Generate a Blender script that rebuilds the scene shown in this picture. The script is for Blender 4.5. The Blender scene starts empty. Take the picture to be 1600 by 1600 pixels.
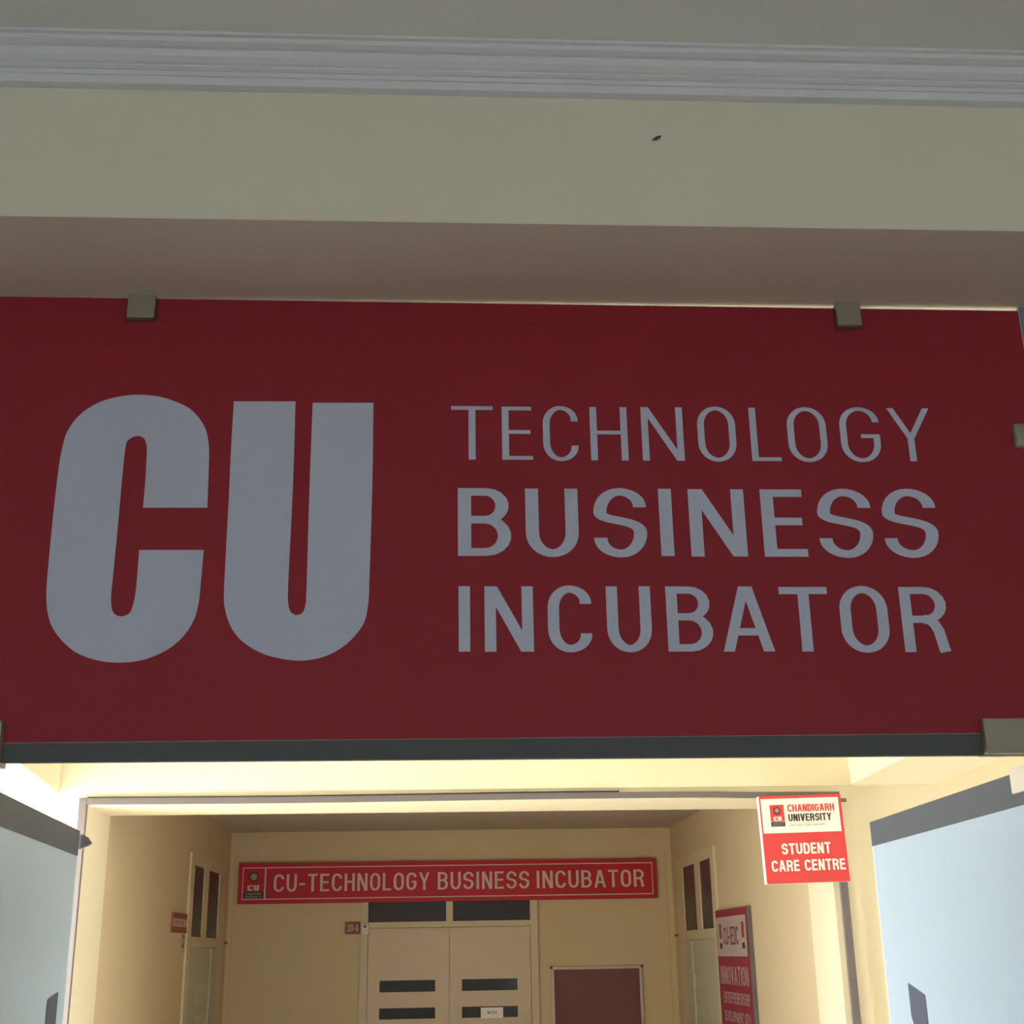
import bpy, bmesh, math, random
from mathutils import Vector, Matrix
random.seed(4)
SC = bpy.context.scene
COL = SC.collection

# ------------------------------------------------------------ camera, sky, sun, exposure
cam_data = bpy.data.cameras.new('camera')
cam = bpy.data.objects.new('camera', cam_data); COL.objects.link(cam)
cam_data.sensor_width = 36.0
cam_data.lens = 36.0 * 2015.78 / 1600.0
cam_data.clip_start = 0.02
YAW, PITCH, ROLL = 0.05982214, 0.32920138, -0.01715135
fwd = Vector((math.sin(YAW)*math.cos(PITCH), math.cos(YAW)*math.cos(PITCH), math.sin(PITCH)))
rt0 = Vector((math.cos(YAW), -math.sin(YAW), 0)); up0 = rt0.cross(fwd)
rt = math.cos(ROLL)*rt0 + math.sin(ROLL)*up0
up = -math.sin(ROLL)*rt0 + math.cos(ROLL)*up0
cam.matrix_world = Matrix((( rt.x, up.x, -fwd.x, 0), (rt.y, up.y, -fwd.y, 0), (rt.z, up.z, -fwd.z, 1.75), (0, 0, 0, 1)))
SC.camera = cam

SC.view_settings.view_transform = 'Standard'
SC.view_settings.look = 'None'
SC.view_settings.gamma = 1.0
SC.view_settings.use_curve_mapping = False
SC.view_settings.exposure = 0.0
SC.cycles.max_bounces = 16
SC.cycles.diffuse_bounces = 10
SC.cycles.use_denoising = True
SC.cycles.sample_clamp_indirect = 8.0

world = bpy.data.worlds.new('world'); SC.world = world
world.use_nodes = True
bg = world.node_tree.nodes['Background']
bg.inputs['Color'].default_value = (0.80, 0.91, 1.0, 1)
bg.inputs['Strength'].default_value = 12.0

sun_data = bpy.data.lights.new('sun', 'SUN')
sun_data.energy = 30.0
sun_data.angle = math.radians(1.0)
sun_data.color = (1.0, 0.95, 0.86)
sun = bpy.data.objects.new('sun', sun_data); COL.objects.link(sun)
sun_dir = Vector((0.74, -0.10, -0.95)).normalized()
sun.rotation_euler = sun_dir.to_track_quat('-Z', 'Y').to_euler()

# ------------------------------------------------------------ materials
def mat(name, col, rough=0.6, bump=0.0, bscale=60.0, var=0.0, vscale=3.0, metal=0.0, spec=0.5, trans=0.0, alpha_glass=False):
    m = bpy.data.materials.new(name); m.use_nodes = True
    nt = m.node_tree; b = nt.nodes['Principled BSDF']
    b.inputs['Base Color'].default_value = (*col, 1)
    b.inputs['Roughness'].default_value = rough
    b.inputs['Metallic'].default_value = metal
    b.inputs['Specular IOR Level'].default_value = spec
    tc = nt.nodes.new('ShaderNodeTexCoord')
    if var > 0:
        n = nt.nodes.new('ShaderNodeTexNoise'); n.inputs['Scale'].default_value = vscale
        n.inputs['Detail'].default_value = 5
        nt.links.new(tc.outputs['Object'], n.inputs['Vector'])
        mx = nt.nodes.new('ShaderNodeMix'); mx.data_type = 'RGBA'
        mx.inputs['A'].default_value = (*[c*(1-var) for c in col], 1)
        mx.inputs['B'].default_value = (*[min(1, c*(1+var)) for c in col], 1)
        nt.links.new(n.outputs['Fac'], mx.inputs['Factor'])
        nt.links.new(mx.outputs['Result'], b.inputs['Base Color'])
    if bump > 0:
        n2 = nt.nodes.new('ShaderNodeTexNoise'); n2.inputs['Scale'].default_value = bscale
        n2.inputs['Detail'].default_value = 4
        nt.links.new(tc.outputs['Object'], n2.inputs['Vector'])
        bp = nt.nodes.new('ShaderNodeBump'); bp.inputs['Strength'].default_value = bump
        bp.inputs['Distance'].default_value = 0.004
        nt.links.new(n2.outputs['Fac'], bp.inputs['Height'])
        nt.links.new(bp.outputs['Normal'], b.inputs['Normal'])
    if trans > 0:
        out = nt.nodes['Material Output']
        tl = nt.nodes.new('ShaderNodeBsdfTranslucent'); tl.inputs['Color'].default_value = (*col, 1)
        ms = nt.nodes.new('ShaderNodeMixShader'); ms.inputs['Fac'].default_value = trans
        nt.links.new(b.outputs['BSDF'], ms.inputs[1]); nt.links.new(tl.outputs['BSDF'], ms.inputs[2])
        nt.links.new(ms.outputs['Shader'], out.inputs['Surface'])
    return m

M = {}
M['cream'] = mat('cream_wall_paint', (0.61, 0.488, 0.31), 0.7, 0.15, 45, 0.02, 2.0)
M['cream_lit'] = mat('daylit_cream_gallery', (0.77, 0.695, 0.515), 0.7, 0.15, 45, 0.02, 2.0)  # wall cream made paler, blown-out gallery daylight put into the colour
M['cream_pale'] = mat('pale_cream_beam_paint', (0.74, 0.685, 0.54), 0.7, 0.15, 45, 0.02, 2.0)
M['soffit'] = mat('warm_bounce_soffit', (0.74, 0.64, 0.53), 0.7, 0.1, 45, 0.02, 2.0)
M['white'] = mat('white_ceiling_paint', (0.76, 0.75, 0.72), 0.8, 0.1, 60, 0.015, 2.0)
M['plaster'] = mat('white_plaster_cornice', (0.72, 0.71, 0.73), 0.6, 0.15, 60, 0.015, 5.0)
M['floor'] = mat('stone_floor', (0.34, 0.32, 0.29), 0.3, 0.05, 8, 0.08, 4.0)
M['bounce_floor'] = mat('pale_bounce_floor', (0.66, 0.63, 0.58), 0.3, 0.05, 8, 0.06, 4.0)  # unseen gallery floor, made pale to bounce sunlight upwards
M['dark_floor'] = mat('darkened_corridor_floor', (0.20, 0.17, 0.14), 0.35, 0.05, 8, 0.08, 4.0)  # unseen corridor floor, made dark so the light falls off faster
M['ground'] = mat('pale_concrete_terrace', (0.62, 0.60, 0.54), 0.8, 0.3, 20, 0.08, 1.0)
M['glass'] = mat('frosted_film_on_glass', (0.42, 0.52, 0.63), 0.28, 0.0, 1, 0.01, 30, trans=0.08)
M['glass_edge'] = mat('glass_edge', (0.75, 0.85, 0.83), 0.15)
M['side_glass'] = mat('grey_film_on_sidelight', (0.20, 0.25, 0.30), 0.35, trans=0.02)
M['clear'] = mat('tempered_glass', (0.55, 0.66, 0.62), 0.1)
M['band'] = mat('dark_grey_band', (0.07, 0.078, 0.10), 0.55, 0.05, 30, 0.05, 10, spec=0.25)
M['strip'] = mat('black_bottom_strip', (0.075, 0.08, 0.078), 0.6, 0.05, 30, 0.05, 10)
M['steel'] = mat('brushed_steel', (0.33, 0.29, 0.22), 0.5, 0.03, 200, 0.04, 30, metal=0.35)
M['steel_light'] = mat('pale_patch_fitting', (0.62, 0.56, 0.48), 0.5, 0.03, 200, 0.04, 30)
M['red'] = mat('crimson_vinyl', (0.30, 0.020, 0.033), 0.5, 0.06, 500, 0.05, 3.0, spec=0.22)
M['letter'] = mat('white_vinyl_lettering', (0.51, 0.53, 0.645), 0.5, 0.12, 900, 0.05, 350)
M['sign_red'] = mat('red_sign_face', (0.48, 0.018, 0.036), 0.5, 0.0, 1, 0.03, 6, spec=0.3)
M['sign_bright'] = mat('bright_red_sign_face', (0.66, 0.055, 0.06), 0.5, 0.0, 1, 0.03, 6)
M['sign_white'] = mat('white_sign_face', (0.85, 0.82, 0.80), 0.4)
M['ink'] = mat('black_print', (0.03, 0.03, 0.03), 0.5)
M['ink_grey'] = mat('grey_print', (0.30, 0.29, 0.29), 0.5)
M['ink_dark_red'] = mat('dark_red_print', (0.14, 0.015, 0.02), 0.5)
M['sign_text'] = mat('pinkish_white_print', (0.66, 0.50, 0.46), 0.5)
M['door'] = mat('beige_door_laminate', (0.62, 0.505, 0.385), 0.5, 0.05, 30, 0.03, 5)
M['frame'] = mat('cream_door_frame', (0.61, 0.52, 0.36), 0.5, 0.05, 30, 0.02, 5)
M['door_white'] = mat('pale_greenish_door', (0.50, 0.48, 0.36), 0.5, 0.05, 30, 0.02, 5)
M['pane'] = mat('dark_window_glass', (0.045, 0.036, 0.042), 0.35, spec=0.25)
M['slot'] = mat('dark_vision_glass', (0.05, 0.055, 0.055), 0.08)
M['slot_reflect'] = mat('vision_glass_reflection', (0.44, 0.48, 0.37), 0.3)  # pale green reflection painted as the colour of the glass
M['felt'] = mat('maroon_felt', (0.16, 0.055, 0.06), 0.95, 0.3, 300, 0.12, 20)
M['acrylic'] = mat('maroon_board_under_glass', (0.17, 0.055, 0.055), 0.22, 0.0, 1, 0.15, 4)
M['alu'] = mat('aluminium', (0.50, 0.43, 0.41), 0.4, metal=0.3)
M['black'] = mat('black_plastic', (0.02, 0.02, 0.02), 0.4)
M['cream_part_lit'] = mat('part_lit_cream_pier', (0.76, 0.68, 0.50), 0.7, 0.15, 45, 0.02, 2.0)  # between the two creams, part of the gallery daylight put into it
M['conduit'] = mat('grey_casing', (0.15, 0.13, 0.135), 0.5, 0.05, 60, 0.08, 8)
M['plate_brown'] = mat('brownish_red_plate', (0.27, 0.075, 0.05), 0.5, spec=0.3)
M['plate_pink'] = mat('pale_pink_plate', (0.48, 0.31, 0.27), 0.5, spec=0.3)
M['poster_red'] = mat('poster_red_print', (0.27, 0.022, 0.045), 0.5, 0, 1, 0.05, 6, spec=0.3)
M['poster_white'] = mat('poster_off_white_print', (0.42, 0.345, 0.32), 0.5, spec=0.3)
M['poster_text'] = mat('poster_pale_print', (0.42, 0.30, 0.29), 0.5, spec=0.3)
M['poster_edge'] = mat('poster_dark_edge', (0.13, 0.10, 0.10), 0.5)
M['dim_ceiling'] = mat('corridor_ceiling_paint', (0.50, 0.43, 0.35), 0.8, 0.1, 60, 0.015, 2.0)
M['sticker'] = mat('dark_sticker', (0.075, 0.085, 0.12), 0.6, spec=0.15)

# ------------------------------------------------------------ mesh helpers
class MB:
    def __init__(self): self.v = []; self.f = []
    def poly(self, pts):
        n = len(self.v); self.v += [tuple(p) for p in pts]; self.f.append(tuple(range(n, n+len(pts)))); return self
    def box(self, x0, x1, y0, y1, z0, z1):
        n = len(self.v)
        self.v += [(x, y, z) for z in (z0, z1) for y in (y0, y1) for x in (x0, x1)]
        for q in ((0,2,3,1), (4,5,7,6), (0,1,5,4), (2,6,7,3), (0,4,6,2), (1,3,7,5)):
            self.f.append(tuple(n+i for i in q))
        return self
    def prism(self, plan, z0, z1):               # plan: counter-clockwise list of (x, y)
        n = len(self.v); k = len(plan)
        self.v += [(x, y, z0) for x, y in plan] + [(x, y, z1) for x, y in plan]
        self.f.append(tuple(n+i for i in reversed(range(k)))); self.f.append(tuple(n+k+i for i in range(k)))
        for i in range(k):
            j = (i+1) % k; self.f.append((n+i, n+j, n+k+j, n+k+i))
        return self
    def tube(self, a, b, r, seg=12):
        a = Vector(a); b = Vector(b); d = (b-a).normalized()
        u = d.orthogonal().normalized(); w = d.cross(u); n = len(self.v)
        for c in (a, b):
            for i in range(seg):
                t = 2*math.pi*i/seg; self.v.append(tuple(c + u*math.cos(t)*r + w*math.sin(t)*r))
        self.f.append(tuple(n+i for i in reversed(range(seg)))); self.f.append(tuple(n+seg+i for i in range(seg)))
        for i in range(seg):
            j = (i+1) % seg; self.f.append((n+i, n+j, n+seg+j, n+seg+i))
        return self
    def build(self, name, m, parent=None, bevel=0.0, seg=2, smooth=False):
        me = bpy.data.meshes.new(name); me.from_pydata(self.v, [], self.f); me.update()
        if bevel > 0:
            bm = bmesh.new(); bm.from_mesh(me)
            bmesh.ops.bevel(bm, geom=list(bm.edges), offset=bevel, segments=seg, profile=0.6, affect='EDGES')
            bm.to_mesh(me); bm.free()
        if smooth:
            for p in me.polygons: p.use_smooth = True
        me.materials.append(M[m] if isinstance(m, str) else m)
        o = bpy.data.objects.new(name, me); COL.objects.link(o)
        if parent is not None:
            o.parent = parent; o.matrix_parent_inverse = Matrix.Translation(-parent.location)
            if parent.parent is not None:
                o.matrix_parent_inverse = Matrix.Identity(4)
        return o

def B(name, m, x0, x1, y0, y1, z0, z1, parent=None, bevel=0.0):
    return MB().box(x0, x1, y0, y1, z0, z1).build(name, m, parent, bevel)

def tag(o, label=None, cat=None, kind=None, group=None):
    if label: o['label'] = label
    if cat: o['category'] = cat
    if kind: o['kind'] = kind
    if group: o['group'] = group
    return o
def struct(o, label=None): return tag(o, label, None, 'structure')
def empty(name, loc=(0, 0, 0)):
    o = bpy.data.objects.new(name, None); o.empty_display_size = 0.1; o.location = loc; COL.objects.link(o); return o

# ------------------------------------------------------------ stroke lettering
def arc(cx, cy, rx, ry, a0, a1, n=9):
    return [(cx+rx*math.cos(math.radians(a0+(a1-a0)*i/n)), cy+ry*math.sin(math.radians(a0+(a1-a0)*i/n))) for i in range(n+1)]

def band(pts, tv, th, closed=False):
    P = [Vector((x/tv, y/th)) for x, y in pts]
    Q = [P[0]]
    for p in P[1:]:
        if (p-Q[-1]).length > 1e-4: Q.append(p)
    if closed and (Q[0]-Q[-1]).length < 1e-4: Q.pop()
    n = len(Q); l = []; r = []
    for i in range(n):
        a = Q[i-1] if (i > 0 or closed) else None
        b = Q[(i+1) % n] if (i < n-1 or closed) else None
        d1 = (Q[i]-a).normalized() if a is not None else None
        d2 = (b-Q[i]).normalized() if b is not None else None
        if d1 is None: d1 = d2
        if d2 is None: d2 = d1
        n1 = Vector((-d1.y, d1.x)); n2 = Vector((-d2.y, d2.x))
        m = n1+n2
        m = m.normalized() if m.length > 1e-6 else n1
        k = 0.5/max(0.35, m.dot(n1))
        l.append(Q[i]+m*k); r.append(Q[i]-m*k)
    out = []
    for i in range(n if closed else n-1):
        j = (i+1) % n
        q = [r[i], r[j], l[j], l[i]]
        out.append([(p.x*tv, p.y*th) for p in q])
    return out

def glyph(c, w, h, tv, th):
    L, R, Bt, T = tv/2, w-tv/2, th/2, h-th/2
    rx = (R-L)*0.5; ry = min(0.30*h, rx*1.15 + 0.02*h); ry = min(ry, (T-Bt)*0.5)
    S = []
    def st(p, closed=False, hv=th): S.append(band(p, tv, hv, closed))
    def vs(x, y0=0, y1=h): S.append([[(x-tv/2, y0), (x+tv/2, y0), (x+tv/2, y1), (x-tv/2, y1)]])
    def hs(y, x0, x1): S.append([[(x0, y-th/2), (x1, y-th/2), (x1, y+th/2), (x0, y+th/2)]])
    def dg(x0, y0, x1, y1, wd=None):
        wd = wd or tv*1.08
        S.append([[(x0-wd/2, y0), (x0+wd/2, y0), (x1+wd/2, y1), (x1-wd/2, y1)]])
    TR = lambda b=T, r=R: arc(r-rx, b-ry, rx, ry, 0, 90)
    ra = min(ry, T-.735*h); TRa = arc(R-rx, T-ra, rx, ra, 0, 90); rb = min(ry, .265*h-Bt); BRa = arc(R-rx, Bt+rb, rx, rb, 270, 360)
    cTL = arc(L+rx, T-ry, rx, ry, 90, 180); cBL = arc(L+rx, Bt+ry, rx, ry, 180, 270); cBR = arc(R-rx, Bt+ry, rx, ry, 270, 360)
    if c == 'C': st([(R, .72*h)]+TRa+cTL+cBL+BRa+[(R, .28*h)])
    elif c in 'O0': st(TR()+cTL+cBL+cBR, True)
    elif c == 'G':
        st([(R, .725*h)]+TRa+cTL+cBL+cBR+[(R, .47*h+th/2)]); hs(.47*h, w*.52, w-tv*.5)
    elif c == 'U': st([(L, h)]+cBL+cBR+[(R, h)])
    elif c == 'S':
        s1 = [(L, T-ry)]
        p0, p1, p2, p3 = Vector((L, T-ry*1.0)), Vector((L, .50*h)), Vector((R, .56*h)), Vector((R, Bt+ry*1.0))
        bz = []
        for i in range(1, 16):
            t = i/16; q = (1-t)**3*p0+3*(1-t)**2*t*p1+3*(1-t)*t*t*p2+t**3*p3; bz.append((q.x, q.y))
        cb = arc(R-rx, Bt+ry, rx, ry, 0, -90)
        st([(R, .72*h)]+TRa+cTL+bz+cb+arc(L+rx, Bt+rb, rx, rb, 270, 180)+[(L, .28*h)])
    elif c == 'T': hs(T, 0, w); vs(w/2, 0, T)
    elif c == 'E': vs(L); hs(T, tv*.5, w*.97); hs(h*.52, tv*.5, w*.93); hs(Bt, tv*.5, w)
    elif c == 'F': vs(L); hs(T, tv*.5, w*.97); hs(h*.52, tv*.5, w*.9)
    elif c == 'L': vs(L); hs(Bt, tv*.5, w)
    elif c == 'H': vs(L); vs(R); hs(h*.52, L, R)
    elif c == 'I': vs(w/2)
    elif c == 'N': vs(L); vs(R); dg(L+tv*.05, h, R-tv*.05, 0, tv*1.12)
    elif c == 'M': vs(L); vs(R); dg(L, h, w/2, 0); dg(R, h, w/2, 0)
    elif c == 'W': dg(L, h, w*.27, 0); dg(w*.27, 0, w/2, h); dg(w/2, h, w*.73, 0); dg(w*.73, 0, R, h)
    elif c == 'V': dg(tv*.54, h, w/2, 0); dg(w-tv*.54, h, w/2, 0)
    elif c == 'Y': dg(tv*.5, h, w/2, h*.42, tv*.98); dg(w-tv*.5, h, w/2, h*.42, tv*.98); vs(w/2, 0, h*.46)
    elif c == 'A': dg(tv*.5, 0, w/2-tv*.12, h, tv*.98); dg(w-tv*.5, 0, w/2+tv*.12, h, tv*.98); hs(h*.30, w*.22, w*.78)
    elif c in 'BPR':
        vs(L); mid = .53*h if c != 'R' else .50*h
        a = (T-mid)*.5; bx = min(rx, a*1.1)
        R1 = R-(.04*w if c == 'B' else 0)
        st([(L, T)]+arc(R1-bx, T-a, bx, a, 90, -90)+[(L, mid)])
        if c == 'B':
            a2 = (mid-Bt)*.5; b2 = min(rx, a2*1.1)
            st([(L, mid)]+arc(R-b2, mid-a2, b2, a2, 90, -90)+[(L, Bt)])
        if c == 'R':
            x0 = w*.60; S.append(band([(x0*.8, mid), (w*.60, mid-.01*h), (w*.70, mid-.07*h), (w*.78, mid-.18*h), (w-tv*.62, 0.06*h), (w-tv*.52, 0)], tv, th*1.25))
    elif c == 'D':
        r2 = min(rx*1.1, (T-Bt)*.45)
        vs(L); st([(L, T)]+arc(R-rx, T-ry, rx, ry, 90, 0)+arc(R-rx, Bt+ry, rx, ry, 0, -90)+[(L, Bt)])
    elif c == '-': hs(h*.42, 0, w)
    elif c == '.': S.append([[(0, 0), (tv, 0), (tv, th*1.2), (0, th*1.2)]])
    elif c == '2':
        st([(L, T-ry*.8)]+list(reversed(cTL))+list(reversed(TR()))+[(R, .60*h), (L+tv*.2, Bt)]); hs(Bt, 0, w)
    elif c == '&':
        st([(R, .30*h)]+arc(w*.45, Bt+.2*h, w*.40, .2*h, -10, -180)+[(w*.35, .55*h)]+arc(w*.45, T-.16*h, w*.2, .16*h, 200, -20)); dg(w*.25, .6*h, w*.95, 0, tv*.9)
    return S

WID = {'I': .2, 'M': .78, 'W': .86, '-': .34, 'L': .50, 'E': .54, 'F': .5, 'T': .58, ' ': .30, '.': .18, 'Y': .62, 'A': .66, 'V': .64}
class Face:                                        # a flat face in space: origin, right, up, outward normal
    def __init__(self, o, r, u):
        self.o = Vector(o); self.r = Vector(r).normalized(); self.u = Vector(u).normalized(); self.n = self.r.cross(self.u)
        self.k = 0
    def at(self, x, y, d=0): return self.o + self.r*x + self.u*y + self.n*d
    def put(self, mb, polys, x=0, y=0, d=0.0006, slant=0.0):
        for s in polys:
            self.k = (self.k+1) % 40
            for q in s:
                mb.poly([self.at(px+x+slant*py, py+y, d+self.k*0.000012) for px, py in q])
    def rect(self, mb, x0, x1, y0, y1, d=0.0004):
        self.put(mb, [[[(x0, y0), (x1, y0), (x1, y1), (x0, y1)]]], 0, 0, d)
    def word(self, mb, text, x0, x1, y0, h, tv=.16, th=.11, gap=.13, d=0.0008):
        ws = [max(WID.get(c, .60), tv) for c in text]
        tot = sum(ws)+gap*(len(ws)-1); k = (x1-x0)/tot; x = x0
        for c, w in zip(text, ws):
            if c != ' ': self.put(mb, glyph(c, w*k, h, tv*k, th*h), x, y0, d)
            x += (w+gap)*k

def smooth_loop(pts, sharp_deg=38, n=5):
    P = [Vector(p) for p in pts]; N = len(P); out = []
    def sharp(i):
        a = (P[i]-P[i-1]).normalized(); b = (P[(i+1) % N]-P[i]).normalized()
        return math.degrees(a.angle(b)) > sharp_deg
    sh = [sharp(i) for i in range(N)]
    for i in range(N):
        p1, p2 = P[i], P[(i+1) % N]
        p0 = P[i-1] if not sh[i] else p1*2-p2
        p3 = P[(i+2) % N] if not sh[(i+1) % N] else p2*2-p1
        for k in range(n):
            t = k/n
            q = 0.5*((2*p1)+(p2-p0)*t+(2*p0-5*p1+4*p2-p3)*t*t+(3*p1-p0-3*p2+p3)*t**3)
            out.append((q.x, q.y))
    return out

def fill_poly(name, pts, y, m, parent, depth=0.0006):
    """filled outline on a plane facing -Y"""
    bm = bmesh.new()
    vs = [bm.verts.new((x, y, z)) for x, z in pts]
    es = [bm.edges.new((vs[i], vs[(i+1) % len(vs)])) for i in range(len(vs))]
    bmesh.ops.triangle_fill(bm, use_beauty=True, edges=es)
    for f in bm.faces:
        if f.normal.y > 0: f.normal_flip()
    r = bmesh.ops.extrude_face_region(bm, geom=list(bm.faces))
    for v in [e for e in r['geom'] if isinstance(e, bmesh.types.BMVert)]: v.co.y -= depth
    bmesh.ops.recalc_face_normals(bm, faces=list(bm.faces))
    me = bpy.data.meshes.new(name); bm.to_mesh(me); bm.free(); me.materials.append(M[m])
    o = bpy.data.objects.new(name, me); COL.objects.link(o)
    o.parent = parent; o.matrix_parent_inverse = Matrix.Translation(-parent.location)
    return o

# ------------------------------------------------------------ levels
YG = 2.50        # glass partition
ZS = 3.093       # soffit over it
YB = 2.184       # beam face
ZC = 3.455       # ceiling of the near hall
Y2 = 5.47        # wall with the second opening
Y3 = 9.298       # far end wall
XL, XR = -1.43, 1.633
ZO = 2.345       # top of second opening
CZ = 2.57        # ceiling of the far corridor

# ------------------------------------------------------------ setting: near hall
struct(B('floor', 'floor', -3.6, 6.2, -4.2, 2.6, -0.12, 0.0))
struct(B('floor_gallery', 'bounce_floor', -1.72, 6.2, 2.6, 5.7, -0.12, 0.0))
struct(B('ceiling', 'white', -3.6, 3.8, -4.2, YB+0.02, ZC, ZC+0.15))
struct(B('wall_front', 'cream_pale', -3.6, 3.8, YB, YB+0.30, ZS, ZC+0.15), 'cream beam across the hall above the red sign')
# soffit skin of the beam with warm bounced light put into its colour
struct(B('trim_1', 'soffit', -3.6, 3.8, YB, 2.74, ZS-0.004, ZS), 'beige underside of the beam above the red sign')
struct(B('wall_beam_back', 'cream', -3.6, 3.8, YB+0.30, 2.74, ZS, 3.6))
struct(B('wall_left', 'white', -3.75, -3.6, -4.2, 2.74, 0, 3.6))
struct(B('wall_right', 'white', 3.8, 3.95, -4.2, 2.74, 0, 3.6))
# back wall with two tall windows that light the hall
bw = MB()
for a, b in ((-3.6, -2.14), (-1.36, 1.56), (2.34, 3.8)): bw.box(a, b, -4.35, -4.2, 0, 3.6)
for a, b in ((-2.14, -1.36), (1.56, 2.34)):
    bw.box(a, b, -4.35, -4.2, 0, 0.9); bw.box(a, b, -4.35, -4.2, 2.4, 3.6)
struct(bw.build('wall_back', 'white'))
# partition walls either side of the glass
struct(B('wall_partition_left', 'cream', -3.6, -1.75, 2.44, 2.62, 0, ZS-0.004))
struct(B('wall_partition_right', 'cream', 2.05, 6.2, 2.44, 2.62, 0, 3.6))

# cornice: stepped plaster moulding along the top of the beam
prof = [(0.0, 0.0), (-0.004, 0.0), (-0.016, 0.003), (-0.020, 0.018), (-0.024, 0.018), (-0.027, 0.026), (-0.031, 0.026), (-0.036, 0.030),
        (-0.036, 0.034), (-0.041, 0.036), (-0.050, 0.044), (-0.054, 0.053), (-0.054, 0.057), (-0.062, 0.058), (-0.071, 0.062),
        (-0.074, 0.067), (-0.074, 0.070), (-0.082, 0.071), (-0.085, 0.0755), (0.0, 0.0755)]
mb = MB(); n = len(prof); z0 = 3.380
mb.v = [(x, YB+p[0], z0+p[1]) for x in (-3.6, 3.8) for p in prof]
mb.f = [(i, (i+1) % n, n+(i+1) % n, n+i) for i in range(n)] + [tuple(range(n))[::-1], tuple(range(n, 2*n))]
struct(mb.build('trim_2', 'plaster'), 'white stepped plaster cornice between ceiling and beam')

# ------------------------------------------------------------ setting: crossing gallery
struct(B('ceiling_gallery', 'cream_lit', -1.9, 6.2, 2.74, 5.9, 3.42, 3.6))
def flare(x, s, y): return x + s*(Y2-y)
lx = lambda y: flare(-1.551, 0.1147, y)
rx_ = lambda y: flare(1.744, -0.056, y)
struct(MB().prism([(lx(2.62)-0.16, 2.74), (lx(2.74), 2.74), (lx(Y2), Y2), (lx(Y2)-0.16, Y2)], 2.40, 3.42).build('wall_header_left', 'cream_lit'),
       'cream header over the open left side of the gallery')
struct(MB().prism([(rx_(2.74), 2.74), (rx_(2.74)+0.37, 2.74), (rx_(Y2)+0.37, Y2), (rx_(Y2), Y2)], 2.40, 3.42).build('wall_header_right', 'cream_lit'),
       'cream header over the right side of the gallery')
# second wall: piers, lintel, upper beam
w2 = MB()
w2.box(-1.551, XL, Y2, 5.85, 0, 2.398)
w2.box(XR, 1.744, Y2, 5.85, 0, 2.398)
w2.box(XL, XR, Y2, 5.85, ZO, 2.398)
struct(w2.build('wall_middle', 'cream_part_lit'), 'cream wall around the second opening')
struct(B('wall_middle_beam', 'cream_lit', -1.71, 2.2, Y2-0.012, 5.85, 2.398, 3.42), 'cream beam face above the second opening')
struct(B('wall_gallery', 'cream_lit', 1.744, 6.2, Y2+0.03, 5.85, 0, 3.42), 'cream gallery wall to the right of the second opening')
ge = MB()  # unseen end wall added to limit light from the right, bay lets some in
ge.box(6.2, 6.35, 2.44, 2.95, 0, 3.6); ge.box(6.2, 6.35, 5.2, 5.85, 0, 3.6)
ge.box(6.2, 6.35, 2.95, 5.2, 0, 0.7); ge.box(6.2, 6.35, 2.95, 5.2, 2.7, 3.6)
struct(ge.build('wall_light_baffle', 'cream_lit'), 'added unseen end wall whose open bay sets the gallery light')
# low parapet on the open left side
struct(MB().prism([(lx(2.74)-0.16, 2.74), (lx(2.74)-0.04, 2.74), (lx(Y2)-0.04, Y2), (lx(Y2)-0.16, Y2)], 0, 0.55).build('wall_parapet', 'cream'))
# terrace outside
struct(B('floor_terrace', 'ground', -40, -3.75, -30, 40, -0.15, -0.03))
struct(B('floor_terrace_near', 'ground', -3.75, -1.72, 2.74, 40, -0.15, -0.03))
struct(B('floor_yard', 'ground', 6.2, 30, -30, 40, -0.15, -0.03))

# ------------------------------------------------------------ setting: far corridor
struct(B('floor_corridor', 'dark_floor', -1.6, 1.8, 5.7, 9.5, -0.12, 0.0))
struct(B('ceiling_corridor', 'dim_ceiling', -1.6, 1.8, 5.85, 9.5, CZ, CZ+0.15))
struct(B('wall_corridor_left', 'cream', -1.60, XL, 5.85, 9.5, 0, CZ))
struct(B('wall_corridor_right', 'cream', XR, 1.80, 5.85, 9.5, 0, CZ))
we = MB()
we.box(XL, XR, Y3-0.014, 9.5, 2.406, CZ)
we.box(XL, -1.398, Y3-0.014, 9.5, 0, 2.406); we.box(1.592, XR, Y3-0.014, 9.5, 0, 2.406)
we.box(-1.398, 1.592, Y3, 9.5, 0, 2.406)
struct(we.build('wall_end', 'cream'), 'cream end wall of the far corridor')

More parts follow.
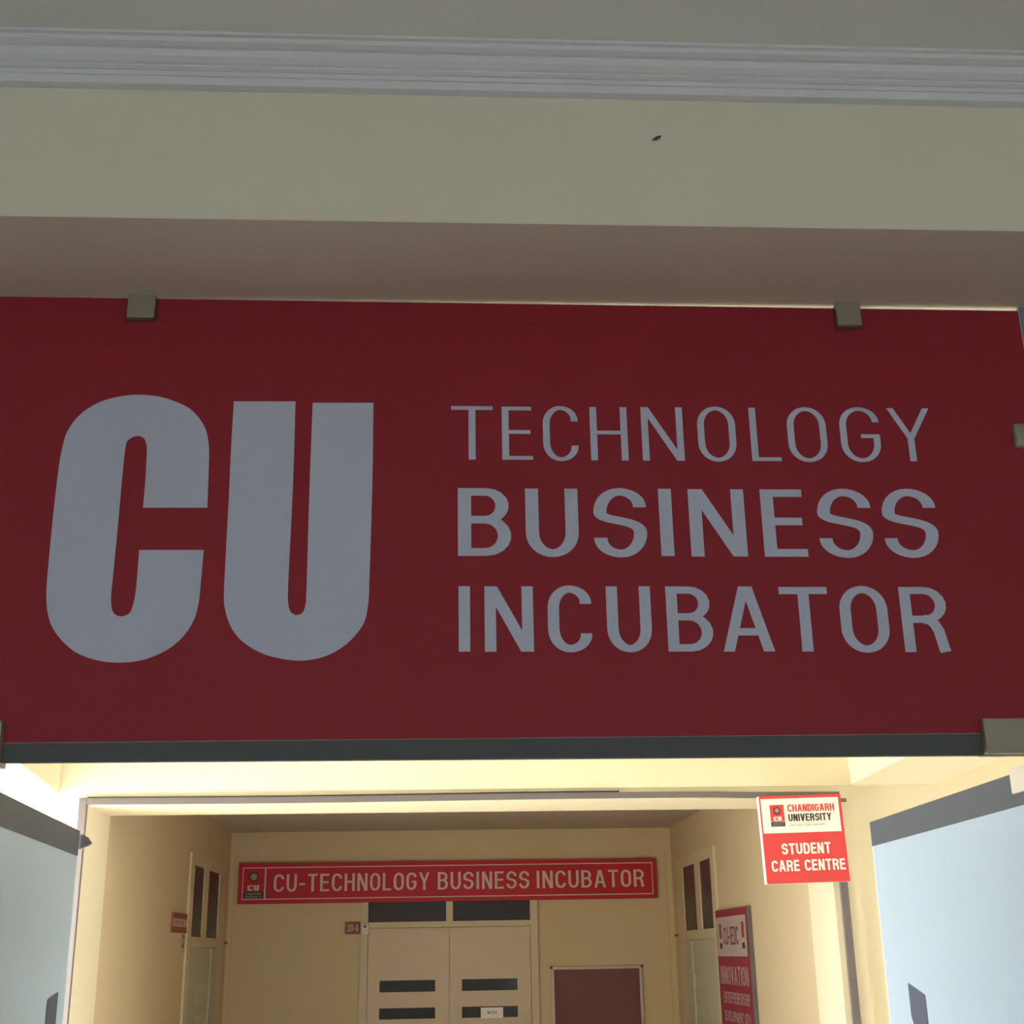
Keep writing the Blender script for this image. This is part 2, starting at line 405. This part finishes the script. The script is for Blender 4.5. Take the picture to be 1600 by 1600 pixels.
# grey casing around the second opening
t = empty('trim_3', (0.1, Y2, 0)); struct(t, 'grey casing strip framing the second opening')
B('casing_strip', 'conduit', -1.465, -1.432, Y2-0.018, Y2+0.012, 0.0, 2.378, t, 0.003)
B('casing_strip', 'conduit', 1.658, 1.690, Y2-0.018, Y2+0.012, 0.0, 2.344, t, 0.003)
mb = MB(); N = 24
for i in range(N):                                   # the top strip sags and rises a little
    a = -1.432 + (1.69+1.432)*i/N; b = -1.432 + (1.69+1.432)*(i+1)/N
    za = 2.352+0.003*math.sin(a*2.1)-0.003*(a > 1.2); zb = 2.352+0.003*math.sin(b*2.1)-0.003*(b > 1.2)
    nn = len(mb.v)
    mb.v += [(a, Y2-0.018, za), (b, Y2-0.018, zb), (b, Y2-0.018, zb+0.024), (a, Y2-0.018, za+0.024),
             (a, Y2+0.012, za), (b, Y2+0.012, zb), (b, Y2+0.012, zb+0.024), (a, Y2+0.012, za+0.024)]
    mb.f += [(nn, nn+1, nn+2, nn+3), (nn+4, nn+7, nn+6, nn+5), (nn, nn+4, nn+5, nn+1), (nn+3, nn+2, nn+6, nn+7), (nn, nn+3, nn+7, nn+4), (nn+1, nn+5, nn+6, nn+2)]
mb.build('casing_strip', 'conduit', t)
mb = MB()
for i in range(N-5):                                 # black cable lying along the top of the strip
    a = -1.430 + 0.115*i; b = a+0.115
    mb.tube((a, Y2-0.02, 2.379+0.003*math.sin(a*2.1)), (b, Y2-0.02, 2.379+0.003*math.sin(b*2.1)), 0.003, 6)
o = mb.build('cable', 'black', t); o['label'] = 'thin black cable along the top strip'
MB().tube((1.685, Y2-0.03, 2.335), (1.712, Y2-0.03, 2.335), 0.008, 10).build('cable_end', 'conduit', t)

# ------------------------------------------------------------ the big red transom sign
sg = empty('transom_sign', (0.14, YG, 2.105))
tag(sg, 'large crimson sign on glass reading CU Technology Business Incubator over the doorway', 'sign')
X0, X1 = -1.005, 1.284
mb = MB(); nn = 0
mb.v = [(X0, YG, 2.105), (X1, YG, 2.103), (X1, YG+.012, 2.103), (X0, YG+.012, 2.105), (X0, YG, 3.088), (X1, YG, 3.081), (X1, YG+.012, 3.081), (X0, YG+.012, 3.088)]
mb.f = [(0, 1, 5, 4), (2, 3, 7, 6), (1, 2, 6, 5), (3, 0, 4, 7), (4, 5, 6, 7), (0, 3, 2, 1)]
mb.build('glass_panel', 'clear', sg)
mb = MB(); yf = YG-0.0008
mb.v = [(X0, yf, 2.141), (X1-.002, yf, 2.146), (X1-.002, yf, 3.079), (X0, yf, 3.087), (X0, YG, 2.141), (X1-.002, YG, 2.146), (X1-.002, YG, 3.079), (X0, YG, 3.087)]
mb.f = [(0, 1, 2, 3), (4, 7, 6, 5), (0, 4, 5, 1), (3, 2, 6, 7), (0, 3, 7, 4), (1, 5, 6, 2)]
mb.build('red_film', 'red', sg)
mb = MB(); yf = YG-0.002
mb.v = [(X0, yf, 2.104), (X1, yf, 2.102), (X1, yf, 2.145), (X0, yf, 2.140), (X0, YG+.0125, 2.104), (X1, YG+.0125, 2.102), (X1, YG+.0125, 2.145), (X0, YG+.0125, 2.140)]
mb.f = [(0, 1, 2, 3), (4, 7, 6, 5), (0, 4, 5, 1), (3, 2, 6, 7), (0, 3, 7, 4), (1, 5, 6, 2)]
o = mb.build('bottom_strip', 'strip', sg); o['label'] = 'dark strip along the lower edge'

C_OUT = [(-0.4684, 2.613), (-0.4704, 2.6906), (-0.4724, 2.739), (-0.479, 2.7756), (-0.4919, 2.8026), (-0.5161, 2.8297), (-0.5489, 2.8468), (-0.5858, 2.858), (-0.6267, 2.8612), (-0.6668, 2.8559), (-0.7061, 2.8421), (-0.7396, 2.8157), (-0.7609, 2.7812), (-0.7686, 2.7447), (-0.7721, 2.6894), (-0.773, 2.5857), (-0.7722, 2.4755), (-0.7707, 2.435), (-0.7642, 2.3948), (-0.7515, 2.3639), (-0.73, 2.3375), (-0.7028, 2.3155), (-0.668, 2.3015), (-0.6338, 2.2953), (-0.5961, 2.296), (-0.5629, 2.3032), (-0.5262, 2.3214), (-0.4982, 2.3476), (-0.481, 2.3786), (-0.4737, 2.4121), (-0.4717, 2.4572), (-0.4701, 2.5235), (-0.5974, 2.5234), (-0.5972, 2.4754), (-0.598, 2.4302), (-0.6023, 2.4034), (-0.6078, 2.3922), (-0.6223, 2.3869), (-0.6355, 2.3923), (-0.6421, 2.4057), (-0.645, 2.4303), (-0.6445, 2.4754), (-0.6437, 2.5719), (-0.6433, 2.6756), (-0.6421, 2.7429), (-0.6376, 2.76), (-0.6218, 2.7689), (-0.6067, 2.7641), (-0.5993, 2.748), (-0.5975, 2.7238), (-0.5963, 2.6662), (-0.5967, 2.6127)]
U_OUT = [(-0.4275, 2.8478), (-0.3, 2.8487), (-0.2984, 2.7107), (-0.2984, 2.596), (-0.2996, 2.457), (-0.2984, 2.4162), (-0.2928, 2.396), (-0.2818, 2.3883), (-0.2698, 2.3928), (-0.2643, 2.4072), (-0.2628, 2.4388), (-0.2639, 2.5961), (-0.2643, 2.7401), (-0.2642, 2.8455), (-0.1377, 2.8465), (-0.1366, 2.6921), (-0.1375, 2.5493), (-0.1388, 2.4569), (-0.1394, 2.4205), (-0.1452, 2.3799), (-0.1597, 2.3532), (-0.185, 2.3267), (-0.2188, 2.307), (-0.2613, 2.2975), (-0.3041, 2.3008), (-0.3473, 2.3132), (-0.3869, 2.3385), (-0.4099, 2.3695), (-0.4216, 2.403), (-0.4251, 2.4345), (-0.4258, 2.5028), (-0.4263, 2.6335), (-0.4276, 2.7392)]
fill_poly('letter', smooth_loop(C_OUT, 50), YG-0.0008, 'letter', sg)['label'] = 'big rounded letter C'
fill_poly('letter', smooth_loop(U_OUT, 50), YG-0.0008, 'letter', sg)['label'] = 'big rounded letter U'
LINES = [
 ('thin lettering TECHNOLOGY', .0145, .0085, [('T', 0.0253, 0.1123, 2.72, 2.8406), ('E', 0.1314, 0.1956, 2.7201, 2.8402), ('C', 0.2175, 0.2915, 2.7175, 2.842), ('H', 0.3171, 0.396, 2.7195, 2.8405), ('N', 0.426, 0.5146, 2.7196, 2.8409), ('O', 0.5453, 0.6265, 2.7179, 2.8433), ('L', 0.6575, 0.7199, 2.7196, 2.8414), ('O', 0.7378, 0.8218, 2.7177, 2.8432), ('G', 0.8512, 0.9367, 2.7182, 2.8441), ('Y', 0.957, 1.0498, 2.7206, 2.8425)]),
 ('bold lettering BUSINESS', .0270, .0165, [('B', 0.0388, 0.1473, 2.5112, 2.657), ('U', 0.1772, 0.2857, 2.5087, 2.6564), ('S', 0.3172, 0.4267, 2.508, 2.658), ('I', 0.4536, 0.4808, 2.5109, 2.6568), ('N', 0.5156, 0.6324, 2.5099, 2.6561), ('E', 0.6672, 0.7578, 2.5095, 2.6562), ('S', 0.7847, 0.8982, 2.507, 2.6581), ('S', 0.9216, 1.0365, 2.5071, 2.6586)]),
 ('semi-bold lettering INCUBATOR', .0228, .0150, [('I', 0.0402, 0.062, 2.3137, 2.4474), ('N', 0.0914, 0.1887, 2.3133, 2.4473), ('C', 0.2177, 0.3057, 2.3115, 2.4489), ('U', 0.3362, 0.426, 2.311, 2.447), ('B', 0.4573, 0.5496, 2.3122, 2.4465), ('A', 0.5681, 0.6724, 2.3117, 2.4464), ('T', 0.6892, 0.7888, 2.3113, 2.4452), ('O', 0.8114, 0.91, 2.3084, 2.4472), ('R', 0.9374, 1.0327, 2.3093, 2.4449)])]
F = Face((0, YG-0.0008, 0), (1, 0, 0), (0, 0, 1))
for lab, tv, th, ls in LINES:
    for c, a, b, z0, z1 in ls:
        mb = MB(); F.put(mb, glyph(c, b-a, z1-z0, tv, th), a, z0, 0.0004)
        mb.build('letter', 'letter', sg)['label'] = lab.replace('lettering', 'letter %s of' % c)
# clips and patch fittings that hold the glass
for a, b in ((-0.665, -0.599), (0.863, 0.925)): B('gasket_and_shadow', 'ink_dark_red', a, b, YG-0.0035, YG-0.001, 3.029, 3.079, sg)  # dark plate for the gasket outline and the shadow around each clip
MB().tube((0.205, YG-0.003, 3.040), (0.205, YG-0.0006, 3.040), 0.008, 14).build('screw_cover', 'red', sg)
for a, b in ((-0.661, -0.603), (0.868, 0.922)):
    B('clip', 'steel', a, b, YG-0.014, YG+0.026, 3.034, ZS-0.004, sg, 0.003)
mb = MB().box(1.226, 1.33, YG-0.014, YG+0.026, 2.750, 2.805); mb.build('clip', 'steel', sg, 0.008, 3)
mb = MB().box(-1.06, -0.95, YG-0.014, YG+0.026, 2.750, 2.805); mb.build('clip', 'steel', sg, 0.008, 3)
B('patch_fitting', 'steel', 1.070, 1.30, YG-0.020, YG+0.032, 2.103, 2.172, sg, 0.003)
B('patch_fitting', 'steel', -1.03, -0.822, YG-0.020, YG+0.032, 2.096, 2.180, sg, 0.003)

# fixed frosted sidelights beside the sign and doors
struct(B('window_1', 'side_glass', -1.75, -1.02, YG, YG+0.012, 0.0, ZS-0.004), 'fixed grey filmed glass left of the doors')
struct(B('window_2', 'side_glass', 1.2845, 2.05, YG, YG+0.012, 0.0, ZS-0.004), 'fixed grey filmed glass right of the red sign')

# ------------------------------------------------------------ open glass doors
def glass_door(name, xh, yh, xf, yf, side, label):
    """hinge (xh, yh) to free edge (xf, yf), z 0.01..2.076"""
    r = empty(name, (xh, yh, 0)); struct(r, label)
    d = Vector((xf-xh, yf-yh)); L = d.length; d.normalize(); nrm = Vector((-d.y, d.x))*side   # nrm faces the passage
    def slab(nm, m, s0, s1, z0, z1, t0, t1, bevel=0):
        pl = [(xh+d.x*s+nrm.x*t_, yh+d.y*s+nrm.y*t_) for s, t_ in ((s0, t0), (s1, t0), (s1, t1), (s0, t1))]
        ar = sum(pl[i][0]*pl[(i+1) % 4][1]-pl[(i+1) % 4][0]*pl[i][1] for i in range(4))
        if ar < 0: pl.reverse()
        return MB().prism(pl, z0, z1).build(nm, m, r, bevel)
    slab('glass_panel', 'glass', 0.02, L-0.006, 0.012, 2.074, -0.012, 0.0)
    slab('glass_edge', 'glass_edge', L-0.006, L, 0.012, 2.070, -0.012, 0.001)
    slab('top_band', 'band', 0.015, L-0.002, 2.012, 2.077, -0.0135, 0.0015)['label'] = 'dark grey band along the top of the door'
    slab('patch_fitting', 'steel_light', -0.01, 0.088, 2.036, 2.086, -0.026, 0.008, 0.003)
    slab('patch_fitting', 'steel_light', -0.01, 0.15, 0.006, 0.062, -0.030, 0.018, 0.003)
    return r, d, L, nrm, slab
def decal(r, xh, yh, d, nrm, pts):
    mb = MB()
    mb.poly([(xh+d.x*s+nrm.x*0.0012, yh+d.y*s+nrm.y*0.0012, z) for s, z in pts])
    o = mb.build('sticker', 'sticker', r); o['label'] = 'slanted dark grey sticker near the free edge'
    return o
rL = glass_door('door_1', -0.875, 2.50, -0.958, 3.60, -1, 'open glass door on the left with grey-blue frosted film')
decal(rL[0], -0.875, 2.50, rL[1], rL[3], [(0.885, 1.30), (1.012, 1.30), (1.012, 1.45), (1.010, 1.676), (0.885, 1.661)])
rR = glass_door('door_2', 1.160, 2.50, 1.198, 3.612, 1, 'open glass door on the right with bright frosted film')
decal(rR[0], 1.160, 2.50, rR[1], rR[3], [(0.845, 1.30), (0.80, 1.45), (0.80, 1.636), (0.925, 1.662), (0.925, 1.583), (0.900, 1.55), (0.89, 1.30)])
# small stop on the far end of the left door's top band
mb = MB(); q = [(-0.962, 2.030), (-0.957, 2.030), (-0.932, 2.040), (-0.925, 2.046), (-0.936, 2.061), (-0.950, 2.068), (-0.962, 2.070)]
k = len(q); mb.v = [(x, 3.604, z) for x, z in q] + [(x, 3.616, z) for x, z in q]
mb.f = [tuple(range(k)), tuple(reversed(range(k, 2*k)))] + [(i, k+i, k+(i+1) % k, (i+1) % k) for i in range(k)]
mb.build('door_stop', 'conduit', rL[0])

# ------------------------------------------------------------ hanging student care sign
def logo(face, x0, x1, y0, y1, redm, parent, whitem='sign_white'):
    """small emblem: red box, rayed sun, CU, black foot with two lines"""
    w = x1-x0; h = y1-y0
    a = MB(); face.rect(a, x0, x1, y0+h*.25, y1, 0.0006); o = a.build('emblem_field', redm, parent)
    a = MB(); face.rect(a, x0, x1, y0, y0+h*.23, 0.0007); a.build('emblem_foot', 'ink', parent)
    a = MB(); cx, cy = x0+w*.5, y0+h*.735
    for i in range(12):
        t0 = math.radians(i*30); c, s = math.cos(t0), math.sin(t0)
        r0, r1, q = w*.15, w*.33, w*.075
        face.put(a, [[[(cx+c*r0+s*q, cy+s*r0-c*q), (cx+c*r1, cy+s*r1), (cx+c*r0-s*q, cy+s*r0+c*q)]]], 0, 0, 0.0009)
    a.build('emblem_rays', 'ink_dark_red', parent)
    a = MB(); pts = [(cx+w*.16*math.cos(2*math.pi*i/18), cy+w*.16*math.sin(2*math.pi*i/18)) for i in range(18)]
    face.put(a, [[pts]], 0, 0, 0.001); a.build('emblem_sun', 'ink_grey', parent)
    a = MB(); face.word(a, 'CU', x0+w*.20, x1-w*.22, y0+h*.27, h*.19, .27, .2, .07, 0.001)
    a.build('lettering', whitem, parent)['label'] = 'small white letters CU'
    for wd, yy in (('CHANDIGARH', .13), ('UNIVERSITY', .03)):
        a = MB(); face.word(a, wd, x0+w*.10, x1-w*.10, y0+h*yy, h*.065, .16, .16, .12, 0.001)
        a.build('lettering', 'ink_grey', parent)['label'] = 'tiny lettering ' + wd

hs = empty('hanging_sign', (1.51, Y2-0.03, 2.0))
tag(hs, 'square red and white board reading Student Care Centre at the opening corner', 'sign')
TILT = math.radians(1.2); W, H = 0.346, 0.352
ux = Vector((math.cos(TILT), 0, math.sin(TILT))); uz = Vector((-math.sin(TILT), 0, math.cos(TILT)))
O = Vector((1.3405, Y2-0.062, 1.998))
Fh = Face(O, ux, uz)
mb = MB()
c8 = [Fh.at(x, y, -d) for d in (0.0, 0.040) for x, y in ((0, 0), (W, 0), (W, H), (0, H))]
mb.v = [tuple(p) for p in c8]; mb.f = [(0, 1, 2, 3), (4, 7, 6, 5), (0, 4, 5, 1), (3, 2, 6, 7), (0, 3, 7, 4), (1, 5, 6, 2)]
mb.build('board', 'sign_white', hs)
a = MB(); Fh.rect(a, 0.0, W, 0.0, H, 0.0003); a.build('red_face', 'sign_bright', hs)
a = MB(); Fh.rect(a, 0.006, W-0.012, H*.57, H-0.012, 0.0006); a.build('white_panel', 'sign_white', hs)
F2 = Face(Fh.at(0, 0, 0.0004), ux, uz)
logo(F2, W*.12, W*.29, H*.645, H*.895, 'sign_bright', hs)
a = MB(); F2.word(a, 'CHANDIGARH', W*.335, W*.905, H*.81, H*.085, .20, .17, .09); a.build('lettering', 'sign_bright', hs)['label'] = 'red lettering CHANDIGARH'
a = MB(); F2.word(a, 'UNIVERSITY', W*.335, W*.86, H*.70, H*.085, .20, .17, .09); a.build('lettering', 'ink', hs)['label'] = 'black lettering UNIVERSITY'
a = MB(); F2.word(a, 'DISCOVER. LEARN. EMPOWER.', W*.345, W*.78, H*.645, H*.020, .12, .12, .14); a.build('lettering', 'ink_grey', hs)['label'] = 'tiny grey slogan line'
a = MB(); F2.rect(a, W*.345, W*.80, H*.678, H*.680, 0.0007); a.build('rule_line', 'ink_grey', hs)
a = MB(); F2.word(a, 'STUDENT', W*.215, W*.81, H*.325, H*.125, .19, .17, .10); a.build('lettering', 'sign_white', hs)['label'] = 'white lettering STUDENT'
a = MB(); F2.word(a, 'CARE CENTRE', W*.075, W*.965, H*.135, H*.125, .19, .17, .10); a.build('lettering', 'sign_white', hs)['label'] = 'white lettering CARE CENTRE'
for zz in (2.06, 2.29): B('bracket', 'conduit', 1.66, 1.684, Y2-0.03, Y2-0.014, zz, zz+0.02, hs)

# ------------------------------------------------------------ long sign over the far door
ls_ = empty('long_sign', (0.08, Y3, 2.09)); tag(ls_, 'long narrow red sign reading CU-Technology Business Incubator above the far door', 'sign')
SX0, SX1, SZ0, SZ1 = -1.366, 1.522, 2.093, 2.361
B('board', 'sign_red', SX0, SX1, Y3-0.032, Y3-0.001, SZ0, SZ1, ls_, 0.002)
Fs = Face((SX0, Y3-0.0322, SZ0), (1, 0, 0), (0, 0, 1)); SW, SH = SX1-SX0, SZ1-SZ0
a = MB(); i0, j0, tl = 0.028, 0.027, 0.0065
Fs.rect(a, i0, SW-i0, j0, j0+tl); Fs.rect(a, i0, SW-i0, SH-j0-tl, SH-j0)
Fs.rect(a, i0, i0+tl, j0+tl, SH-j0-tl); Fs.rect(a, SW-i0-tl, SW-i0, j0+tl, SH-j0-tl); Fs.rect(a, 0.178, 0.188, j0+tl, SH-j0-tl)
a.build('border_line', 'sign_text', ls_)
logo(Fs, i0+tl+0.002, 0.174, j0+tl, SH-j0-tl-0.004, 'sign_red', ls_, 'sign_text')
for wd, xa, xb in (('CU-TECHNOLOGY', -1.124, -0.059), ('BUSINESS', -0.002, 0.631), ('INCUBATOR', 0.680, 1.432)):
    a = MB(); Fs.word(a, wd, xa-SX0, xb-SX0, 0.077, 0.116, .150, .115, .15)
    a.build('lettering', 'sign_text', ls_)['label'] = 'pinkish white lettering ' + wd

# ------------------------------------------------------------ far double door (door_3)
d3 = empty('door_3', (0.07, Y3, 0)); struct(d3, 'beige double door under the long red sign')
fr = MB()
fr.box(-0.527, -0.476, Y3-0.030, Y3-0.001, 0, 2.15); fr.box(0.632, 0.683, Y3-0.030, Y3-0.001, 0, 2.15)
fr.box(-0.476, 0.632, Y3-0.030, Y3-0.001, 2.10, 2.15); fr.box(-0.476, 0.632, Y3-0.030, Y3-0.001, 1.925, 1.962)
fr.box(0.056, 0.102, Y3-0.028, Y3-0.001, 1.962, 2.10)
fr.build('door_frame', 'frame', d3)
B('transom_pane', 'pane', -0.476, 0.056, Y3-0.012, Y3-0.002, 1.962, 2.10, d3)
B('transom_pane', 'pane', 0.102, 0.632, Y3-0.012, Y3-0.002, 1.962, 2.10, d3)
SLOTS = [(1.512, 1.586), (1.342, 1.412), (1.172, 1.242), (1.002, 1.072)]
for (xa, xb, sa, sb) in ((-0.473, 0.0765, -0.392, -0.018), (0.0795, 0.629, 0.162, 0.538)):
    lf = MB(); zs = [0.01] + [z for s in reversed(SLOTS) for z in s] + [1.921]
    lf.box(xa, sa, Y3-0.024, Y3-0.004, 0.01, 1.921); lf.box(sb, xb, Y3-0.024, Y3-0.004, 0.01, 1.921)
    for i in range(0, len(zs), 2): lf.box(sa, sb, Y3-0.024, Y3-0.004, zs[i], zs[i+1])
    leaf = lf.build('door_leaf', 'door', d3)
    for z0_, z1_ in SLOTS:
        o = B('vision_pane', 'slot', sa, sb, Y3-0.012, Y3-0.006, z0_, z1_, None)
        o.parent = leaf
        o.matrix_parent_inverse = (Matrix.Translation(Vector((0, 0, 0))))
nt_ = B('paper_note', 'sign_white', 0.288, 0.438, Y3-0.0275, Y3-0.0245, 1.338, 1.405)
tag(nt_, 'small white paper notice with a red line on the far right door leaf', 'notice')
a = MB(); Fn = Face((0.288, Y3-0.0278, 1.338), (1, 0, 0), (0, 0, 1)); Fn.word(a, 'NOTICE', 0.045, 0.11, 0.025, 0.020, .16, .14)
a.build('lettering', 'ink_dark_red', nt_)

# room number plate and small box beside the frame
rp = B('room_number_plate', 'plate_brown', -0.632, -0.528, Y3-0.010, Y3-0.001, 1.888, 1.968, None, 0.002)
tag(rp, 'small brownish plate reading 20-A left of the far door', 'plate')
a = MB(); Fn = Face((-0.632, Y3-0.0102, 1.888), (1, 0, 0), (0, 0, 1)); Fn.word(a, '20-A', 0.016, 0.090, 0.018, 0.044, .17, .14)
a.build('lettering', 'sign_text', rp)
sb_ = B('sensor_box', 'alu', -0.518, -0.468, Y3-0.052, Y3-0.0305, 1.880, 1.957, None, 0.004)
tag(sb_, 'small pale box with a dark spot at the corner of the far door frame', 'box')
MB().tube((-0.495, Y3-0.056, 1.936), (-0.495, Y3-0.050, 1.936), 0.010, 12).build('dark_spot', 'black', sb_)

# notice board right of the far door
nb = empty('notice_board', (1.08, Y3, 1.1)); tag(nb, 'maroon notice board in a pale metal frame right of the far door', 'notice board')
B('board', 'acrylic', 0.783, 1.377, Y3-0.016, Y3-0.002, 1.06, 1.640, nb)
for q in ((0.770, 1.390, 1.636, 1.654), (0.770, 1.390, 1.046, 1.064), (0.770, 0.788, 1.064, 1.636), (1.372, 1.390, 1.064, 1.636)):
    B('frame_rail', 'alu', q[0], q[1], Y3-0.024, Y3-0.001, q[2], q[3], nb, 0.002)
for x in (0.762, 1.382):
    for z in (1.040, 1.642):
        B('corner_cap', 'black', x, x+0.016, Y3-0.027, Y3-0.001, z, z+0.016, nb, 0.002)

# ------------------------------------------------------------ side doors of the corridor
def side_door(name, xw, s, label, slots):
    """xw wall plane, s = +1 when the wall faces +X; frame Y 7.77..9.06"""
    r = empty(name, (xw, 8.42, 0)); struct(r, label)
    def bx(mb, y0, y1, z0, z1, d0, d1):
        xa, xb = sorted((xw+s*d0, xw+s*d1)); mb.box(xa, xb, y0, y1, z0, z1); return mb
    f = MB()
    bx(f, 7.775, 7.89, 0, 2.333, .001, .014); bx(f, 8.83, 9.055, 0, 2.333, .001, .012)
    bx(f, 7.89, 8.83, 2.268, 2.333, .001, .012); bx(f, 7.89, 8.83, 1.812, 1.868, .001, .014)
    bx(f, 8.255, 8.41, 1.868, 2.268, .001, .011)
    f.build('door_frame', 'frame', r)
    for a_, b_ in ((7.89, 8.255), (8.41, 8.83)):
        bx(MB(), a_, b_, 1.868, 2.268, .001, .004).build('transom_pane', 'pane', r)
    lf = MB()
    bx(lf, 7.90, 8.10, 0.01, 1.806, .002, .010); bx(lf, 8.62, 8.825, 0.01, 1.806, .002, .016)
    zz = [0.01] + [z for q in reversed(slots) for z in q] + [1.806]
    for i in range(0, len(zz), 2): bx(lf, 8.10, 8.62, zz[i], zz[i+1], .002, .008)
    leaf = lf.build('door_leaf', 'door_white', r)
    for z0_, z1_ in slots:
        o = bx(MB(), 8.16, 8.60, z0_-.001, z1_+.001, .001, .006).build('vision_pane', 'slot_reflect')
        o.parent = leaf
    bx(MB(), 9.0, 9.03, 1.835, 1.850, .03, .05).build('latch', 'plate_brown', r)
    return r
side_door('door_4', XL, 1, 'side door with two dark upper panes on the left corridor wall', [(1.50, 1.60), (1.33, 1.43), (1.16, 1.26)])
side_door('door_5', XR, -1, 'side door with two dark upper panes on the right corridor wall', [(1.535, 1.605), (1.365, 1.435), (1.195, 1.265)])

# nameplate and sticker left of door_4
np_ = empty('door_nameplate', (XL, 7.56, 1.88)); tag(np_, 'small banded brown and pink nameplate on the left corridor wall', 'plate')
B('plate', 'plate_brown', XL+0.0005, XL+0.010, 7.350, 7.760, 1.885, 1.988, np_, 0.001)
B('middle_band', 'plate_pink', XL+0.0105, XL+0.0112, 7.350, 7.760, 1.916, 1.957, np_)['label'] = 'pale pink middle band'
Fn = Face((XL+0.0113, 7.760, 1.885), (0, -1, 0), (0, 0, 1))
Fn = Face((XL+0.0113, 7.350, 1.885), (0, 1, 0), (0, 0, 1))
a = MB(); Fn.word(a, 'CU-TBI', 0.06, 0.30, 0.040, 0.022, .16, .14, d=-0.0004)
for p in a.v[:]: pass
a.v = [(XL+0.0118, y, z) for x, y, z in a.v]
a.build('lettering', 'plate_brown', np_)
st_ = B('wall_sticker', 'plate_pink', XL+0.0005, XL+0.004, 7.665, 7.755, 1.800, 1.880)
tag(st_, 'tiny pale sticker with two dark dots under the banded nameplate', 'sticker')
for z in (1.868, 1.816):
    B('dark_dot', 'plate_brown', XL+0.0042, XL+0.005, 7.685, 7.740, z-0.009, z+0.009, st_)

# tall poster board on the right corridor wall
pb = empty('poster_board', (XR, 7.40, 0.9)); tag(pb, 'tall red and white poster board reading CU-IEDC Innovation on the right corridor wall', 'poster')
PY0, PY1, PZ1 = 6.965, 7.775, 1.962
B('board', 'poster_edge', XR-0.024, XR-0.001, PY0, PY1, 0.85, PZ1, pb, 0.002)
Fp = Face((XR-0.0245, PY1, 0.85), (0, -1, 0), (0, 0, 1)); PW, PH = PY1-PY0, PZ1-0.85
a = MB(); Fp.rect(a, 0.004, PW-0.020, 0.004, PH-0.004, 0.0004); a.build('red_face', 'poster_red', pb)
a = MB(); zt, zb = 1.922-.85, 1.712-.85
Fp.rect(a, 0.004, PW-0.045, zb, zt, 0.0008); a.build('white_panel', 'poster_white', pb)
Fq = Face(Fp.at(0, 0, 0.0006), (0, -1, 0), (0, 0, 1))
a = MB(); Fq.word(a, 'CU-IEDC', 0.20, PW-0.24, zb+0.060, 0.095, .15, .13, .12); a.build('lettering', 'ink_dark_red', pb)['label'] = 'dark red lettering CU-IEDC'
for x in (0.09, PW-0.155):
    a = MB(); Fq.rect(a, x, x+0.062, zb+0.095, zt-0.035, 0.0008); a.build('emblem_field', 'plate_brown', pb)
    a = MB(); Fq.rect(a, x, x+0.062, zb+0.040, zb+0.070, 0.0008); a.build('emblem_foot', 'ink', pb)
for wd, z0_, hh, xa, xb in (('INNOVATION', 1.565-.85, 0.095, 0.05, PW-0.06), ('ENTREPRENEURSHIP', 1.468-.85, 0.058, 0.10, PW-0.06), ('DEVELOPMENT CELL', 1.375-.85, 0.052, 0.10, PW-0.06)):
    a = MB(); Fq.word(a, wd, xa, xb, z0_, hh, .16, .13, .13); a.build('lettering', 'poster_text', pb)['label'] = 'pale lettering ' + wd

# ------------------------------------------------------------ small dark insect on the beam
ins = empty('insect', (0.435, YB, 3.29)); tag(ins, 'tiny dark insect clinging to the cream beam above the red sign', 'insect')
def blob(nm, c, r, m='black'):
    bm = bmesh.new(); bmesh.ops.create_icosphere(bm, subdivisions=2, radius=1.0)
    me = bpy.data.meshes.new(nm)
    a_ = math.radians(28)
    for v in bm.verts:
        x, y, z = v.co.x*r[0], v.co.y*r[1], v.co.z*r[2]
        v.co = (c[0]+x*math.cos(a_)-z*math.sin(a_), c[1]+y, c[2]+x*math.sin(a_)+z*math.cos(a_))
    bm.to_mesh(me); bm.free(); me.materials.append(M[m])
    for p in me.polygons: p.use_smooth = True
    o = bpy.data.objects.new(nm, me); COL.objects.link(o); o.parent = ins; o.matrix_parent_inverse = Matrix.Translation(-ins.location)
    return o
blob('abdomen', (0.4300, YB-0.0025, 3.2865), (0.0048, .0026, .0022))
blob('thorax', (0.4350, YB-0.0025, 3.2895), (0.0028, .0026, .0024))
blob('head', (0.4400, YB-0.0025, 3.2925), (0.0032, .0022, .0017))
for k, (a_, b_) in enumerate((((.432, 3.2875), (.4335, 3.2835)), ((.427, 3.2855), (.4245, 3.2825)), ((.435, 3.289), (.4385, 3.2855)), ((.439, 3.292), (.4425, 3.288)), ((.433, 3.289), (.4325, 3.2935)), ((.437, 3.291), (.438, 3.295)))):
    MB().tube((a_[0], YB-0.002, a_[1]), (b_[0], YB-0.0008, b_[1]), 0.0008, 5).build('leg', 'black', ins)
